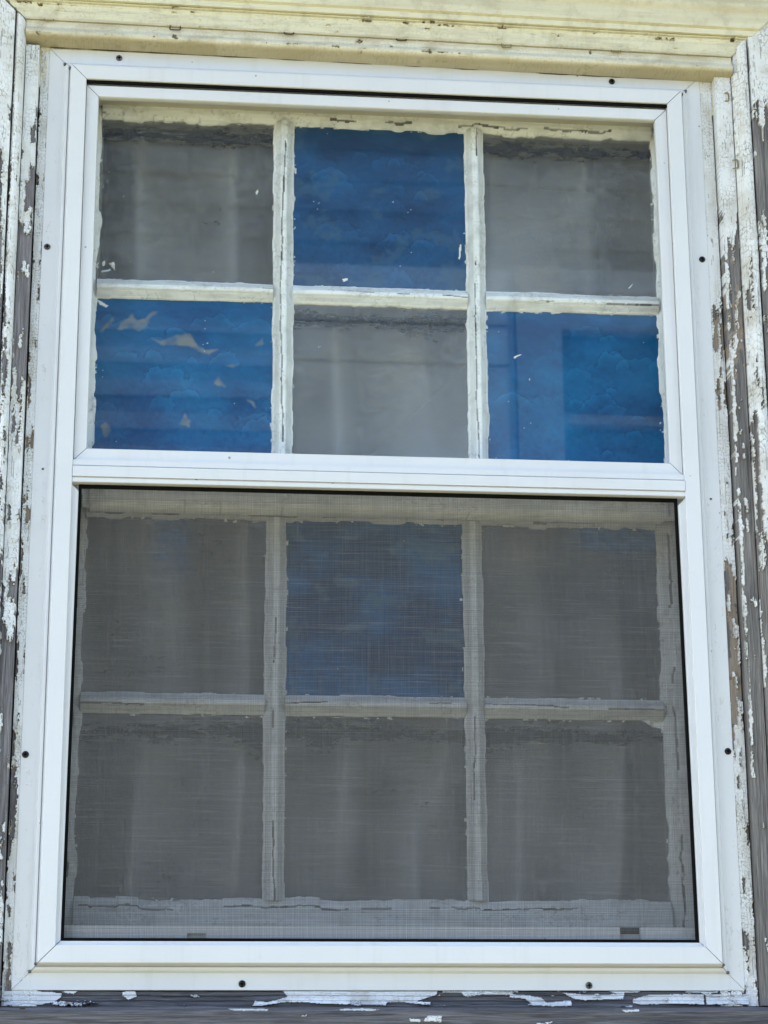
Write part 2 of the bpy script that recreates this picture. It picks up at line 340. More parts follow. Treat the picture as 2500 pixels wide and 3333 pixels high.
wood('side_casing', 'z', -.64, .6545, 0, 1, .4975, .62, flatd(.009),
     lambda s, z: lin(z, (-.6, -.33), (-.1, -.25), (.3, -.10), (.45, -.04), (.52, .02), (.58, .22), (.64, .5))-.12*(s > .505)*(z < .5), M['cas_zr'], ls, 83, (.005, .009), nstr=(.005, .06), res=.001)
# head: blind stop, nosing, flat board, casing
def hz(x): return -.010*(x+.1)                                       # the head sags a little to the right
hd = cas
def headwood(name, z0, z1, dprof, bias, mat, seed, x0, x1, k0, k1, **kw):
    o = wood(name, 'x', x0, x1, k0, k1, z0, z1, dprof, bias, mat, hd, seed, **kw)
    me = o.data; n = len(me.vertices); co = np.empty(n*3, np.float32); me.vertices.foreach_get('co', co); co = co.reshape(-1, 3)
    co[:, 2] += hz(co[:, 0]); me.vertices.foreach_set('co', co.ravel()); me.update(); return o
wood('blind_stop', 'x', -.4475, .4525, 0, 0, .55, .625, flatd(-.0208), lambda s, a: .5+0*s, M['head2'], cas, 91, back=-.05)
headwood('head_nosing', .6036, .6305, lambda s, x: (-.0195+.0275*np.sqrt(np.clip(1-((s-.6125)/.0090)**2, 0, 1)))*(s < .6126)+(s >= .6126)*(.008-.006*sm(.6126, .623, s)),
         lambda s, x: .32-.35*(np.abs(s-.6128+.0015*fbm(x/.05, s*0, 4)) < .0007)*(fbm(x/.06, s*0, 5) > -.02)-.6*((np.hypot(x+.27, s-.617) < .006) & (fbm(x/.003, s/.003, 3) > .0))-.5*(((np.hypot(x-.281, (s-.6275)*1.) < .003) | (np.hypot(x-.303, s-.6275) < .003))),
         M['head2'], 97, -.4655, .4745, 0, 0, nstr=(.004, .03), cell=(.006, .005), cracks=.35, tone=lambda s, x: .8*sm(.611, .6065, s)+.35*fbm(x/.05, s/.006, 5)+.35*sm(.0, .1, fbm(x/.12, s/.05, 15))+.45*sm(.622, .629, s), back=-.03, smooth=True)
headwood('head_board', .6312, .6592, lambda s, x: .0045+.002*sm(.650, .656, s)-.003*((np.abs(s-.6558) < .0012)),
         lambda s, x: .30-.30*(np.abs(s-.6545) < .0022)*(fbm(x/.03, s*0, 6) > .03), M['head'], 101, -.4665, .4735, -1, 1, nstr=(.003, .03), cell=(.006, .006), cracks=.3,
         tone=lambda s, x: .9*(fbm(x/.04, s/.004, 7))+.15+.4*sm(.636, .632, s)-.4*sm(.648, .655, s), back=-.03)
headwood('head_casing', .6600, .80, lambda s, x: .0110+.003*sm(.667, .670, s)+.004*sm(.69, .70, s)-.002*(np.abs(s-.6685) < .001),
         lambda s, x: .45+0*s, M['head'], 109, -.4955, .5025, -1, 1, nstr=(.006, .08), cell=(.012, .012), cracks=.1,
         tone=lambda s, x: .9*fbm(x/.10, s/.006, 9)+.10+.25*sm(.672, .69, s)*(x > -.2)-.3*(s < .668), back=-.03, res=.001)
xs = np.linspace(-.434, .436, 180)
zj = np.maximum(.6042+hz(xs), .5995)+.0016*fbm(xs/.04, xs*0, 66, 4)*2
V = []; 
for x, z in zip(xs, zj):
    w = .0007+.0012*max(0, float(fbm(np.array([x/.05]), np.array([0.]), 67)[0])*3)
    V += [(x, .0166, z-w), (x, .0160, z), (x, .0166, z+w), (x, .020, z)]
F = [[k*4+a, k*4+4+a, k*4+4+(a+1) % 4, k*4+(a+1) % 4] for k in range(len(xs)-1) for a in range(4)]
mesh_np('dirty_joint', V, F, plain('joint_dirt', (.10, .075, .04), .95, .5, 200, 0, .1), cas)
tube_ = boxes('added_shade_cap', [(-.64, .66, -.060, .02, .800, .822), (-.66, .68, -.075, .02, .8225, .832)], M['ntrim'], cas)  # unseen ledge, added to shade the head trim and top flange
# sill
F_ = [[(-.4422,-.6008),(-.4325,-.6045),(-.4095,-.6045),(-.3769,-.6073),(-.3776,-.6121),(-.3861,-.6177),(-.4013,-.6206),(-.4204,-.6187),(-.426,-.6215),(-.4432,-.6219),(-.4447,-.6083)],
[(-.3769,-.6049),(-.3577,-.6049),(-.3634,-.6083),(-.373,-.6073)],[(-.3067,-.6054),(-.2923,-.6044),(-.2898,-.6111),(-.2997,-.6149),(-.3066,-.6101)],
[(-.1227,-.6016),(.0649,-.6014),(.0613,-.6092),(.0489,-.6135),(.0383,-.6161),(.055,-.6178),(.0541,-.6215),(.0172,-.6169),(.0031,-.6178),(.0013,-.6209),(-.0756,-.6195),(-.1017,-.6178),(-.1191,-.6178),(-.1451,-.622),(-.1555,-.622),(-.1521,-.6161),(-.1347,-.617),(-.1139,-.6114)],
[(.0693,-.6044),(.1534,-.6044),(.1533,-.6092),(.1179,-.6084),(.1001,-.6118),(.0948,-.6101),(.0913,-.6061),(.0692,-.6062)],
[(.1497,-.608),(.1677,-.609),(.1876,-.6119),(.1935,-.6177),(.2236,-.6157),(.2234,-.6224),(.2033,-.6224),(.1694,-.6205),(.1754,-.6186),(.1685,-.6138),(.1496,-.6119)],
[(.2118,-.606),(.2398,-.6088),(.2681,-.6088),(.2884,-.606),(.2862,-.6138),(.2559,-.6147),(.2397,-.6156),(.2277,-.6138)],
[(.2983,-.6138),(.3187,-.6089),(.3848,-.6079),(.384,-.6205),(.3486,-.6195),(.3081,-.6205),(.2981,-.6186)],
[(.3868,-.6079),(.4265,-.6088),(.4409,-.6079),(.4391,-.6205),(.4219,-.6196),(.3872,-.6205)]]
wood('apron_board', 'x', -.455, .50, 0, 0, -.6232, -.585, lambda s, x: -.0200-.005*(s > -.6045)-.0015*(np.abs(s+.6105+.0006*np.sin(x*22)) < .0007)-.0012*(np.abs(s+.6165) < .0005), lambda s, x: -.3+.27*(s > -.6065)*(x > .1), M['sill'], cas, 121, polys=F_, thick=.0022, cracks=.45, back=-.05, cell=(.007, .009), warp=.0012, tone=lambda s, x: .15+.6*fbm(x/.02, s/.01, 3))
S_ = [[(-.1846,-.6268),(-.1693,-.6261),(-.1385,-.6272),(-.1404,-.6291),(-.1788,-.6287)],[(-.0561,-.6269),(-.0268,-.6262),(-.0104,-.6274),(-.0165,-.6292),(-.0543,-.6289)],
[(.0249,-.6379),(.0388,-.6391),(.0379,-.642),(.0266,-.6413)],[(.0422,-.6391),(.0475,-.6349),(.0631,-.6346),(.0621,-.6425),(.0543,-.6413),(.0431,-.6413)],[(.2766,-.6283),(.2975,-.6269),(.2954,-.6302),(.2795,-.6307)]]
wood('window_sill', 'x', -.62, .64, 0, 0, -.690, -.6245, lambda s, x: .020-.016*sm(-.6300, -.6245, s)**1.5+.0015*fbm(x/.2, s*0, 2), lambda s, x: -.36+0*s, M['sill'], cas, 131, polys=S_, thick=.001, back=-.05, cell=(.006, .008), warp=.0015, tone=lambda s, x: 0*s)

# jambs behind the storm window
boxes('jamb', [(-.445, -.395, .045, .16, -.60, .60), (.402, .445, .045, .16, -.60, .60)], plain('jamb_paint', (.55, .53, .47), .7, .2, 30), cas)
boxes('head_jamb', [(-.445, .445, .022, .16, .546, .60)], plain('head_jamb_paint', (.60, .56, .45), .7, .2, 30), cas)
n_ = 60; t_ = np.linspace(-.445, .445, n_)
V = []; 
for x in t_: V += [(x, .10, -.525), (x, .030, -.537), (x, .03, -.60), (x, .16, -.60), (x, .16, -.525)]
F = [[k*5+a, k*5+5+a, k*5+5+b, k*5+b] for k in range(n_-1) for a, b in ((0, 1), (1, 2), (2, 3), (3, 4), (4, 0))]
mesh_np('sill_slope', V, F, plain('sill_slope_paint', (.5, .5, .48), .7, .35, 40), cas)

# ------------------------------------------------------------------ wooden sashes
def rag(t, sd, amp=.0008): return amp*(fbm(t/.045, t*0, sd, 3)*2.8+fbm(t/.008, t*0, sd+9, 2)*.9*(fbm(t/.06, t*0, sd+5, 2) > .0)+1.3*sm(.08, .2, fbm(t/.03, t*0, sd+3, 2)))
def bar(name, axis, c, a0, a1, w, face, gl, mat, parent, seed, ridge=.0045, ws=None, lostcrack=.5, cut=None, amp=.0008, tone=.1, curve=0):
    """glazing bar: ridge in the middle, putty slopes with ragged edges down to the glass"""
    na = int((a1-a0)/.0011); A = np.linspace(a0, a1, na)[:, None]
    v = np.linspace(-1, 1, 27)[None, :]
    lo = w/2+rag(A, seed, amp); hi = w/2+rag(A, seed+40, amp)
    if ws: lo = ws[0]+rag(A, seed, amp); hi = ws[1]+rag(A, seed+40, amp)
    cc = c+.0008*fbm(A/.2, A*0, seed+9)*2
    s = cc+np.where(v < 0, v*lo, v*hi)
    q = np.abs(s-cc); wid = np.where(v < 0, lo, hi)
    D = gl+.0015+(face-gl-.0015)*np.clip((wid-q)/(wid-ridge), 0, 1)**.8
    D = np.where(q < ridge, face+.0022, D)-.0007*(np.abs(q-ridge) < .0009)
    D = D+.0009*fbm(A/.01, s/.004, seed+2)
    # crack along the ridge, interrupted, plus fine cracks
    line = np.abs(s-cc-.0032*np.sin(A*9+seed)-.0016*fbm(A/.03, A*0, seed+6)*2) < .0009
    act = fbm(A/.09, A*0, seed+7, 3) > (.12-lostcrack*.2)
    f1, f2, _, _ = voro(s/.006, A/.012, seed)
    crk = np.where(line & act, 1., 0)+.5*np.clip(1-(f2-f1)/.12, 0, 1)*(fbm(A/.03, s/.01, seed+8) > .06)
    crk = np.clip(crk, 0, 1)
    pm = np.ones_like(s)-1.*((line & act) & (fbm(A/.02, A*0, seed+17) > .12))
    D = D-crk*.0012
    X, Z = (s, A+0*s) if axis == 'z' else (A+0*s, s)
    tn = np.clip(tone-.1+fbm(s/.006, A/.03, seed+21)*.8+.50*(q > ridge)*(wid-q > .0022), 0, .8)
    return sheet(name, X, Z, D, gl-.006, mat, parent, dict(paint=pm, crack=crk, primer=pm*0, tone=tn), True)
def rail(name, axis, s0, s1, a0, a1, face, gl, mat, parent, seed, side, tone=.15, crack=.4, slope=.012, back=None):
    """flat sash member with a ragged putty slope on the side that meets the glass (side=-1 low s, +1 high s)"""
    A = np.linspace(a0, a1, int((a1-a0)/.0011))[:, None]; v = np.linspace(0, 1, max(12, int((s1-s0)/.0012)))[None, :]
    e0 = s0-(rag(A, seed, .002) if side < 0 else 0*A); e1 = s1+(rag(A, seed, .002) if side > 0 else 0*A)
    s = e0+(e1-e0)*v; q = (s-e0) if side < 0 else (e1-s)
    D = np.where(q < slope, gl+.0015+(face-gl-.0035)*(q/slope)**.8, face)
    D = D-.001*(np.abs(q-slope) < .0008)+.0008*fbm(A/.02, s/.005, seed+1)
    f1, f2, _, _ = voro(s/.006, A/.02, seed)
    ln = (np.abs(q-slope-.001*fbm(A/.02, A*0, seed+3)*3) < .0011) & (fbm(A/.07, A*0, seed+4, 3) > .13-crack*.3)
    crk = np.clip(1.*ln+.6*np.clip(1-(f2-f1)/.10, 0, 1)*(fbm(A/.04, s/.01, seed+5) > .07), 0, 1)
    pm = 1.-1.*(ln & (fbm(A/.03, A*0, seed+6) > .1))
    X, Z = (s, A+0*s) if axis == 'z' else (A+0*s, s)
    tn = np.clip(tone+fbm(s/.006, A/.05, seed+7), 0, .85)
    return sheet(name, X, Z, D-crk*.001, gl-.01 if back is None else back, mat, parent, dict(paint=pm, crack=crk, primer=pm*0, tone=tn), True)
def pane(kind, x0, x1, z0, z1, gl, parent, seed, mat, label, worn=(), chips=(), lossy=0., blue=None, mott=.8):
    X, Z = np.meshgrid(np.linspace(x0-.004, x1+.004, int((x1-x0)/.00095)), np.linspace(z0-.004, z1+.004, int((z1-z0)/.00095)), indexing='ij')
    jx = .0022*fbm(X/.008, Z/.008, seed)*2; jz = .0022*fbm(X/.008, Z/.008, seed+1)*2
    tone = fbm(X/.06, Z/.045, seed+2, 5)*1.6+.5
    # scalloped brush strokes: cloud-like arcs
    f1, f2, cx, cy = voro(X/.045+fbm(X/.03, Z/.03, seed)*.8, Z/.03+fbm(X/.03, Z/.03, seed+4)*.8, seed)
    arc = np.sin(f1*14+cx*3)
    film_refl = np.ones_like(X); chip = np.zeros_like(X)
    if kind == 'blue':
        saw = (f1*2.1+fbm(X/.05, Z/.05, seed+44)*2) % 1.
        tone = (tone-.5)*mott+.38+.12*saw**4+.45*(fbm(X/.004, Z/.004, seed+6, 2))*sm(z1, z0, Z)+.1*fbm(X/.008, Z/.004, seed+6, 2)
        rg = random.Random(seed)
        for _ in range(26):
            ax, az = rg.uniform(x0, x1), rg.uniform(z0, z1-.03); R = rg.uniform(.006, .026); sq = rg.uniform(.6, 1.5)
            rr = np.hypot((X-ax)/sq, Z-az)*(1+.8*fbm(X/.012, Z/.012, seed+88)); k = rg.uniform(.15, .55)
            tone = tone+k*np.exp(-np.clip(R-rr, 0, 1)/.006)*(rr < R)*sm(-.2, .5, (Z-az)/R)-.5*k*((rr > R) & (rr < R+.0016) & (Z > az))
        if lossy:
            fl = sm(.09, .17, fbm(X/.035, Z/.022, seed+13, 4)+.05*arc-.02)
            film_refl = film_refl-fl*lossy
        for P in worn: film_refl = np.where(inpoly(X+jx, Z+jz, P), np.clip(.05+.75*vn(X/.008, Z/.006, seed+3)**1.5, 0, .8), film_refl)
        sp = (vn(X/.0016, Z/.0016, seed+8) > .80) & (fbm(X/.05, Z/.05, seed+10)-(Z-z0)/(z1-z0)*.25+.02 > 0)
        tone = tone-.12*sp
    else:
        st = fbm(X/.0035, Z/.0028, seed+8, 3)
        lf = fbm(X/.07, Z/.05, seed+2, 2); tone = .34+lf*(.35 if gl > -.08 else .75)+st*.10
        sp = (vn(X/.0018, Z/.0018, seed+9) > .84) & (fbm(X/.05, Z/.04, seed+11)+.06 > 0)
        tone = tone-.08*sp
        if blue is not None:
            film_refl = 1-np.clip(blue(X, Z)+fbm(X/.02, Z/.01, seed+5)*.5, 0, .75)*(blue(X, Z) > 0)  # painted sky reflection: a blue tint put into the grey lower panes' colour
    for _ in range(2):
        fp = np.pad(film_refl, 1, mode='edge'); film_refl = (fp[1:-1, 1:-1]*2+fp[:-2, 1:-1]+fp[2:, 1:-1]+fp[1:-1, :-2]+fp[1:-1, 2:])/6
    if kind == 'frost': tone = np.clip(tone, .2, 1)
    # grime gathers under the top rail and along the edges
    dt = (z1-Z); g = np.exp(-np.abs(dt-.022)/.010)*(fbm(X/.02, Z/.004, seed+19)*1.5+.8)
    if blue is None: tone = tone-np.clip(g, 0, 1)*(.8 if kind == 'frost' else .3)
    for P in chips: chip = np.where(inpoly(X+jx*.4, Z+jz*.4, P), 1, chip)
    # thin smears of old paint hugging the putty
    de = np.minimum(np.minimum(X-x0, x1-X), np.minimum(Z-z0, z1-Z))
    chip = np.maximum(chip, ((de < .0022+.006*fbm(X/.04, Z/.04, seed+23)) & (fbm(X/.006, Z/.006, seed+24) > .17))*.8)
    chip = np.maximum(chip, ((vn(X/.0022, Z/.0022, seed+25) > .975) & (fbm(X/.03, Z/.03, seed+26) > .17))*.8)
    if kind == 'frost':
        rel = .0050*fbm(X/.0100+.8*fbm(X/.016, Z/.016, seed+70), Z/.0070, seed+71, 3)
        lum = .8+.5*sm(-.15, .15, fbm(X/.07, Z/.07, seed+72))
        pit = (vn(X/.0030, Z/.0034, seed+73) > .93+.05*vn(X/.04, Z/.04, seed+74))*1.
        wx = .9*fbm(X/.010, Z/.010, seed+80)
        sq = np.clip(1-np.abs(fbm(X/.0150+wx, Z/.0095+wx, seed+81, 3)+.02)/.045, 0, 1)*sm(-.25, .15, fbm(X/.022, Z/.018, seed+82, 3))
        s2 = np.clip(1-np.abs(fbm(X/.0150+wx+.12, Z/.0095+wx+.28, seed+81, 3)+.02)/.045, 0, 1)*.6
        tone = tone+lum*(.26*sq-.09*s2); rel = rel+.0004*sq-.0003*s2; tone = tone+rel*lum*45; rel = rel*lum-.0006*pit; tone = tone-.05*pit  # painted highlights: bright squiggles of the pebbled glass put into the tone
    else:
        rel = .0030*fbm(X/.030, Z/.020, seed+75, 2)+.0003*fbm(X/.006, Z/.005, seed+76, 2)
    D = gl+rel+chip*.0006
    o = sheet('pane', X, Z, D, gl-.003, mat, parent, dict(film_refl=film_refl, tone=np.clip(tone, 0, 1), chip=chip), True)
    o['label'] = label; return o

W4 = dict(
 worn=[[(-.337,.2339),(-.3319,.2433),(-.3194,.2552),(-.3138,.2462),(-.3021,.2489),(-.2917,.2607),(-.2852,.2598),(-.2957,.2491),(-.3018,.2351),(-.3102,.2302),(-.3189,.2368),(-.3337,.2317)],
 [(-.2951,.2238),(-.2821,.2185),(-.2714,.2212),(-.2609,.2284),(-.2437,.2301),(-.2349,.2167),(-.224,.209),(-.2068,.2107),(-.2196,.2034),(-.2282,.2054),(-.2434,.2129),(-.2627,.2146),(-.2776,.2118),(-.2885,.2172)],
 [(-.2114,.1638),(-.2062,.173),(-.1963,.1575),(-.2082,.1616)],[(-.1694,.1435),(-.1608,.1393),(-.1585,.1314)],[(-.2551,.1072),(-.248,.1205),(-.2414,.1099),(-.2434,.102)],
 [(-.1979,.1881),(-.1786,.1915),(-.1871,.1857)],[(-.1616,.2156),(-.1488,.228),(-.1476,.2191)],[(-.3614,.2285),(-.3511,.2403),(-.3408,.2526),(-.3443,.2405),(-.3592,.2251)],[(-.3554,.1021),(-.3471,.1068),(-.3405,.0959),(-.3486,.0867)]],
 chips=[[(-.3649,.2743),(-.3497,.2657),(-.3517,.2628),(-.3604,.2664)]])
up = empty('window_sash', (0, .08, .0), 'upper wooden sash with blue and pebbled panes behind clear storm glass', 'window sash', 'wooden six-pane sashes')
GU = -.064; FU = -.0545
rail('stile', 'z', -.412, -.3655, -.004, .545, FU, GU, M['sash'], up, 201, 1)
rail('stile', 'z', .3755, .412, -.004, .545, FU, GU, M['sash'], up, 207, -1)
rail('top_rail', 'x', .5305, .5475, -.3655, .3755, FU, GU, M['sash'], up, 213, -1, tone=.1, crack=.25, slope=.008)
rail('bottom_rail', 'x', -.004, .040, -.3655, .3755, FU, GU, M['sash'], up, 219, 1, back=-.093)
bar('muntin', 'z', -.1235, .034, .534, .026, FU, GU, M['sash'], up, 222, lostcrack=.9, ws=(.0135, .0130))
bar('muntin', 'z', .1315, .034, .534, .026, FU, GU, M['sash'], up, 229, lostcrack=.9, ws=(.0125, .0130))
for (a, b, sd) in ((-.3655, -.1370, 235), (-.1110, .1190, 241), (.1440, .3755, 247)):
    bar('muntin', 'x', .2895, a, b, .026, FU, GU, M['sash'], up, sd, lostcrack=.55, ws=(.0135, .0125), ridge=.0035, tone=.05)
cols = ((-.3650, -.1365), (-.1105, .1190), (.1440, .3750))
pane('frost', *cols[0], .3010, .5310, GU, up, 301, M['frost'], 'pebbled grey glass pane in the top left corner of its sash',
     chips=[[(-.3601,.3267),(-.3554,.3269),(-.356,.3199),(-.3595,.3209)],[(-.3514,.3247),(-.3437,.3262),(-.3425,.3146),(-.347,.3191)],[(-.3601,.3128),(-.3491,.3171),(-.3479,.3148),(-.3592,.3102)],[(-.1607,.4341),(-.1578,.4374),(-.1568,.4342),(-.1587,.4283),(-.1607,.4293)]])
pane('blue', *cols[1], .3010, .5310, GU, up, 307, M['navy'], 'dark navy blue pane in the top middle of its sash', lossy=.3,
     chips=[[(-.0459,.3128),(-.0393,.3145),(-.0385,.3114),(-.0436,.3091)],[(.11,.3674),(.1124,.3675),(.1111,.3463),(.109,.3473)]])
pane('frost', *cols[2], .3010, .5310, GU, up, 313, M['frost'], 'pebbled grey glass pane in the top right corner of its sash', chips=[[(.3363,.3143),(.3433,.3202),(.342,.3171),(.3373,.3129)]])
pane('blue', *cols[0], .0380, .2770, GU, up, 319, M['blue'], 'bright blue pane with tan patches where the colour has worn away', **W4)
pane('frost', *cols[1], .0380, .2770, GU, up, 325, M['frost'], 'pebbled grey glass pane between two blue panes')
pane('blue', *cols[2], .0380, .2770, GU, up, 331, M['blue'], 'bright blue pane with hardly any colour worn away', chips=[[(.1801,.2117),(.1891,.2161),(.1897,.2148),(.1812,.2094)]])

lo = empty('window_sash', (0, .12, -.524), 'lower wooden sash with one blue pane behind the dark insect screen', 'window sash', 'wooden six-pane sashes')
GW = -.104; FW = -.0945
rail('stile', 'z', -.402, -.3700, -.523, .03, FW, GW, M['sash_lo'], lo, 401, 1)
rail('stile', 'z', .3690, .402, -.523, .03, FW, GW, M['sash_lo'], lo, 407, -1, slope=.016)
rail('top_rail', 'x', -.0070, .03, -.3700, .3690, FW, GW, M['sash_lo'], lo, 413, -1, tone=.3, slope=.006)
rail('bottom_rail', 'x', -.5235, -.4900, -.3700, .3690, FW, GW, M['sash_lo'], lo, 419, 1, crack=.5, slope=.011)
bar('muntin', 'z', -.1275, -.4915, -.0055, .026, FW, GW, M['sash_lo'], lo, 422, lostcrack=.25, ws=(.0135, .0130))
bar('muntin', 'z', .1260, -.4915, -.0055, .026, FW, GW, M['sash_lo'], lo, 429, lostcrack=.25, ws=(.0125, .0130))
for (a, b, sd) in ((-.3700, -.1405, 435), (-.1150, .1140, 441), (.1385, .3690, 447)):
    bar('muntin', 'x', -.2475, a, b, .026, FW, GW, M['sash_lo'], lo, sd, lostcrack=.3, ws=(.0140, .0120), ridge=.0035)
colw = ((-.3700, -.1405), (-.1145, .1135), (.1385, .3690))
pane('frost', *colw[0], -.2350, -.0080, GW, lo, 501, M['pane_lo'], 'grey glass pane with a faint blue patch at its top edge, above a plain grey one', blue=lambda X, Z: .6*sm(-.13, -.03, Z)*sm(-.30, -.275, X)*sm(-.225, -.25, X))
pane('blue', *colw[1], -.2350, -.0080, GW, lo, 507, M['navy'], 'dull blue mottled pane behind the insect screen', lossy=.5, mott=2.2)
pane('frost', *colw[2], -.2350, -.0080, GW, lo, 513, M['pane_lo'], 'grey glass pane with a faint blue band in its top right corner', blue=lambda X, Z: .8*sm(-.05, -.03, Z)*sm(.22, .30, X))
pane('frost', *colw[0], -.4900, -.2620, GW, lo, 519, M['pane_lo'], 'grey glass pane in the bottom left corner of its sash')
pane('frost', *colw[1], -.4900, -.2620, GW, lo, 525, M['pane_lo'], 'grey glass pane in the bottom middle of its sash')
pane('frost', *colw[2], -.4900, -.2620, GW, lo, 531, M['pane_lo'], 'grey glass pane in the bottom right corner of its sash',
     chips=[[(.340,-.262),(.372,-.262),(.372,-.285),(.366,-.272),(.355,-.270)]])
# curtain inside the room
xs = np.linspace(-.47, .47, 160); zs = np.linspace(-.62, .62, 30); X, Z = np.meshgrid(xs, zs, indexing='ij')
Y = .200+.062*np.sin(X*52+1.6*np.sin(Z*2.4)+.6+9*np.clip(-Z-.2, 0, 1))+.020*np.sin(X*91+2+2*Z)
i = np.arange(X.size).reshape(X.shape)
cu = mesh_np('curtain', np.stack([X, Y, Z], -1).reshape(-1, 3), np.stack([i[:-1, :-1], i[1:, :-1], i[1:, 1:], i[:-1, 1:]], -1).reshape(-1, 4), M['curtain'], smooth=True)
mod = cu.modifiers.new('thickness', 'SOLIDIFY'); mod.thickness = .0015
tag(cu, 'pale pleated curtain hanging inside behind the old window panes', 'curtain')

# ------------------------------------------------------------------ aluminium storm window
sw = empty('storm_window', (0, .02, -.604), 'white aluminium storm window with clear glass above and an insect screen below', 'storm window')
def ring(name, x0, x1, z0, z1, prof, back, parent, mat, sides='LRTB', gap=.00055):
    """mitred frame members; prof = (inset, outward height) from the outer edge inwards"""
    P = np.array(prof, float); ins, d = P[:, 0], P[:, 1]
    D = np.stack([d, d])
    for sd in sides:
        if sd in 'LR':
            xx = (x0+ins) if sd == 'L' else (x1-ins)
            X = np.stack([xx, xx]); Z = np.stack([z0+ins+gap, z1-ins-gap])
        else:
            zz = (z0+ins) if sd == 'B' else (z1-ins)
            Z = np.stack([zz, zz]); X = np.stack([x0+ins+gap, x1-ins-gap])
        sheet(name, X, Z, D, back, mat, parent)
b = .0008
OF = [(0, -.0182), (.0005, -.0174), (.0195, -.0174), (.0200, -.0168), (.0210, -.0158), (.0222, -.0140), (.0240, -.0132), (.0262, -.0130), (.0264, -.0158), (.0274, -.0158), (.0276, -.0120), (.0298, -.0012), (.0303, -.0004), (.0310, 0), (.0490, 0), (.0496, -.0005), (.0498, -.0012)]
ring('frame_member', -.435, .435, -.604, .605, OF, -.0202, sw, M['metal'], 'LRT')
OFB = OF[:14]+[(.0500, 0), (.0506, -.0005), (.0508, -.0012)]
ring('frame_member', -.435, .435, -.604, .605, OFB, -.0202, sw, M['metal'], 'B')
# upper glazed sash frame (sits a little back; the gap above it is dark)
SF = [(0, -.0085), (.0005, -.0070), (.0150, -.0070), (.0156, -.0078), (.0160, -.0095)]
ring('glass_frame_member', -.3848, .3848, .0377, .5495, SF, -.017, sw, M['metal'], 'LRTB')
boxes('gap_shade_strip', [(-.3852, .3852, .0035, .0068, .5512, .5551)], M['black'], sw)  # black strip standing in for the shade in the gap above the sash
gl = boxes('storm_glass', [(-.3715, .3715, .0120, .0150, .0525, .5365)], M['glass'], sw)
gl['label'] = 'clear storm glass pane mirroring the house across the yard'
# meeting rail between glass and screen
zz = [.0374, .0369, .0300, .0297, .0285, .0280, .0150, .0147, .0138, .0134, .0082, .0076]
dd = [-.006, -.0018, -.0018, -.0035, -.0035, .0008, .0008, -.0028, -.0028, -.0010, -.0010, -.0030]
Z = np.array([zz, zz]); X = np.array([[-.3850]*12, [.3850]*12]); D = np.array([dd, dd])
sheet('meeting_rail', X, Z, D, -.020, M['metal'], sw)
# screen panel frame, black spline, wires
IF = [(0, -.0075), (.0004, -.0062), (.0084, -.0062), (.0090, -.0068), (.0092, -.0085)]
ring('screen_frame_member', -.3850, .3850, -.5575, .0074, IF, -.016, sw, M['metal'], 'LRB')
boxes('screen_spline', [(-.3758, -.3722, .0105, .0150, -.5484, .0074), (.3722, .3758, .0105, .0150, -.5484, .0074), (-.3722, .3722, .0105, .0150, -.5484, -.5445), (-.3722, .3722, .0105, .0150, .0032, .0074)], M['black'], sw)
def screen():
    rng = np.random.default_rng(5); V = []; F = []; T = []; sec = 14
    x0, x1, z0, z1 = -.3735, .3735, -.5465, .0050; y = .0140; base = 0
    def wires(lo, hi, a0, a1, vert, pitch, w):
        nonlocal base
        c = np.arange(lo, hi, pitch); c = c+rng.normal(0, pitch*(.05 if vert else .10), len(c)); m = sec*4
        t = np.linspace(a0, a1, m)
        for ci in c:
            wob = np.interp(t, np.linspace(a0, a1, sec), rng.normal(0, pitch*.07, sec))
            tone = .13+(.05 if vert else .14)*rng.random()+np.clip(vn(t/(.03 if vert else .035)+ci*91, t*0+ci*713, 3)-.66, 0, 1)*(1.5 if not vert else .5)
            wd = w*(1+.10*rng.normal())
            for (ds, dy) in ((-wd/2, 0), (0, -wd*.5), (wd/2, 0), (0, wd*.4)):
                s = ci+wob+ds; yy = np.full(m, y+dy)
                V.append(np.stack([s, yy, t], 1) if vert else np.stack([t, yy+.0002, s], 1)); T.append(tone)
            k = np.arange(m-1)
            for q in range(4):
                a = base+q*m+k; b_ = base+((q+1) % 4)*m+k; F.append(np.stack([a, b_, b_+1, a+1], 1))
            base += 4*m
    wires(x0, x1, z0, z1, True, .00140, .00036)
    wires(z0, z1, x0, x1, False, .00140, .00036)
    o = mesh_np('insect_screen', np.vstack(V), np.vstack(F), M['wire'], sw, dict(tone=np.concatenate(T)))
    o['label'] = 'fine dark insect screen mesh'
screen()
# white track bar behind the foot of the screen, with weep slots
boxes('track_bar', [(-.386, -.2304, .026, .032, -.5480, -.5290), (-.2079, .2837, .026, .032, -.5480, -.5290), (.3088, .386, .026, .032, -.5480, -.5290), (-.2304, -.2079, .026, .032, -.5375, -.5290)], M['metal'], sw)
boxes('weep_slot', [(.2837, .3088, .0325, .034, -.5420, -.5285)], M['black'], sw)
boxes('weep_slot', [(-.2304, -.2079, .0325, .034, -.5420, -.5372)], M['black'], sw)
for o in sw.children:                                               # the lower opening widens slightly towards its foot
    if o.name.split('.')[0] in ('screen_frame_member', 'screen_spline', 'insect_screen', 'track_bar', 'weep_slot'):
        me = o.data; co = np.empty(len(me.vertices)*3, np.float32); me.vertices.foreach_get('co', co); co = co.reshape(-1, 3)
        co[:, 0] = co[:, 0]*(1.0035+.0075*np.clip(.0074-co[:, 2], 0, .6)/.55); me.vertices.foreach_set('co', co.ravel()); me.update()
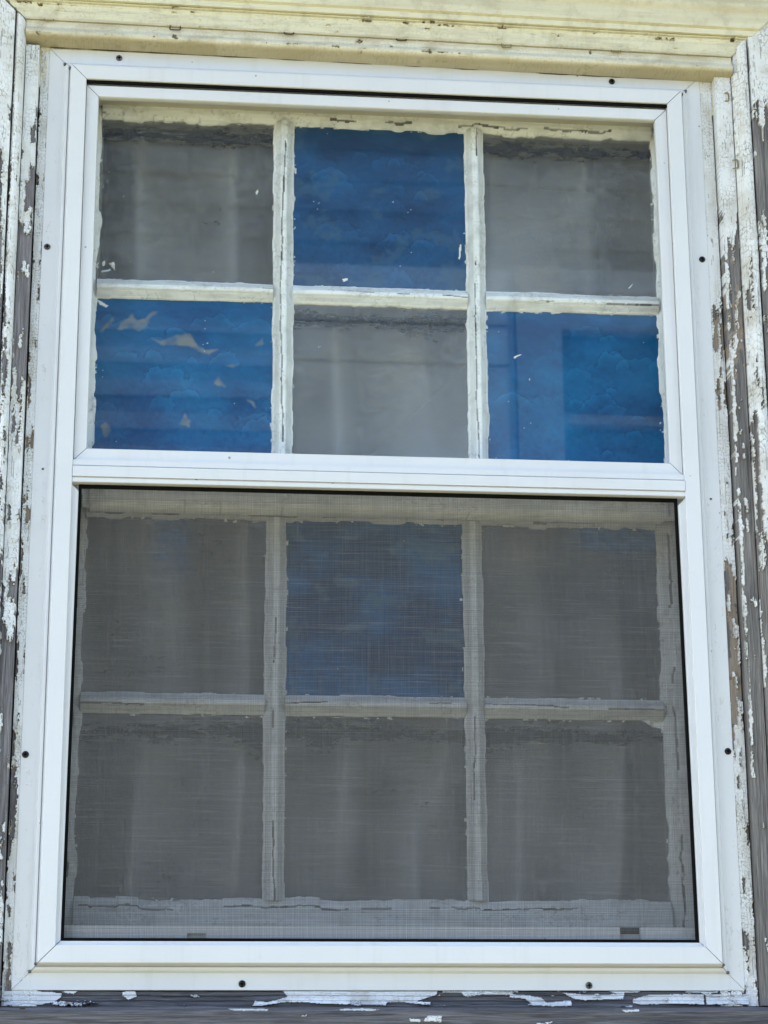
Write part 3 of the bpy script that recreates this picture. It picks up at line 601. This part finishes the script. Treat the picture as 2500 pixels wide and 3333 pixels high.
# screws and mitre rivets
def screw(x, z, mat, r=.0043, d=-.0174, lab=None):
    o = lathe('screw', (x, -d, z), [(r*1.0, 0), (r*1.0, .0006), (r*.93, .0013), (r*.75, .0020), (r*.5, .0024), (r*.42, .0012), (0, .0010)], mat, sw)
    q = r*.75; boxes('cross_slot', [(x-q, x+q, -d-.0026, -d-.0012, z-.0004, z+.0004), (x-.0004, x+.0004, -d-.00262, -d-.0012, z-q, z+q)], M['black'], o)
    if lab: o['label'] = lab
for x, z, mt in ((-.3444, .5954, 'screw_grey'), (.3143, .5925, 'screw'), (-.428, .3247, 'screw_grey'), (.4265, .3393, 'screw'), (-.4295, -.3287, 'screw'), (.4285, -.3147, 'screw'), (-.1677, -.5965, 'screw'), (.2451, -.5980, 'screw_grey')):
    screw(x, z, M[mt], .0042)
for sx, sz in ((-1, 1), (1, 1), (-1, -1), (1, -1)):
    for ox, oz in ((.4145, .584), (.4075, .5755)):
        if sz < 0: oz += .001
        lathe('rivet', (sx*ox, .0150 if ox > .41 else .0085, sz*(oz-.002)), [(.0019, -.003), (.0019, .0012), (.0014, .0018), (0, .002)], M['screw_grey'], sw, 10)
for x, z in ((-.4225, .028), (.4225, .010)):
    lathe('rivet', (x, .0172, z), [(.0014, -.001), (.0014, .0008), (0, .0014)], M['screw_grey'], sw, 10)

# ------------------------------------------------------------------ staples left in the wood
def staple(x, z, d, w, h, mat, label, legs=True, rot=0., n=1):
    y = -d; c, s_ = math.cos(rot), math.sin(rot); r = .0009
    P = [(-w/2, h), (-w/2, h*.45), (-w/2, .0006), (-w/2+.0008, 0), (0, -.0002), (w/2-.0008, 0), (w/2, .0006), (w/2, h*.45), (w/2, h)]
    pts = [(p[0]*c-p[1]*s_, y-.0010+(.003 if abs(p[1]-h) < 1e-9 else 0), p[0]*s_+p[1]*c) for p in P]
    o = tube('staple', [(a, b_-y, cc) for a, b_, cc in pts], r, mat)
    o.location = (x, y, z); tag(o, label, 'staple', 'old staples left in the window trim'); return o
for a in ((-.2721, .6275, .006, .0135, .0085, 'staple', 'largest rusty staple in the yellowed head trim, above the upper left pane'),
          (-.1223, .6290, .0055, .0125, .0045, 'staple', 'thin staple on the head trim crack above the first muntin'),
          (.0270, .6270, .0055, .0125, .0035, 'staple', 'faint staple on the head trim crack above the navy blue pane'),
          (.1678, .6240, .0055, .0125, .0085, 'staple_p', 'paint-covered square staple on the head trim above the second muntin'),
          (.3164, .6240, .0055, .0125, .0055, 'staple_p', 'paint-smeared staple on the head trim right of the two nail holes'),
          (-.4362, .6330, .0055, .0120, .0035, 'staple_p', 'painted staple at the far left end of the head trim')):
    staple(*a[:5], M[a[5]], a[6])
staple(.4700, .5700, -.004, .012, .006, M['staple_p'], 'upper painted staple in the white board right of the storm window', rot=math.pi/2)
staple(.4760, .4700, .0005, .012, .006, M['staple_p'], 'lower painted staple in the white board right of the storm window', rot=math.pi/2)
staple(-.4700, .4680, .006, .011, .006, M['staple'], 'rusty staple in the peeling board at upper left of the storm window', rot=math.pi/2)
for x, z, l in ((-.4195, -.6265, 'small rusty staple in the bare sill at its left end'), (.1040, -.6275, 'small rusty staple in the bare sill below the second muntin')):
    staple(x, z, .012, .006, .006, M['staple'], l, rot=math.pi)
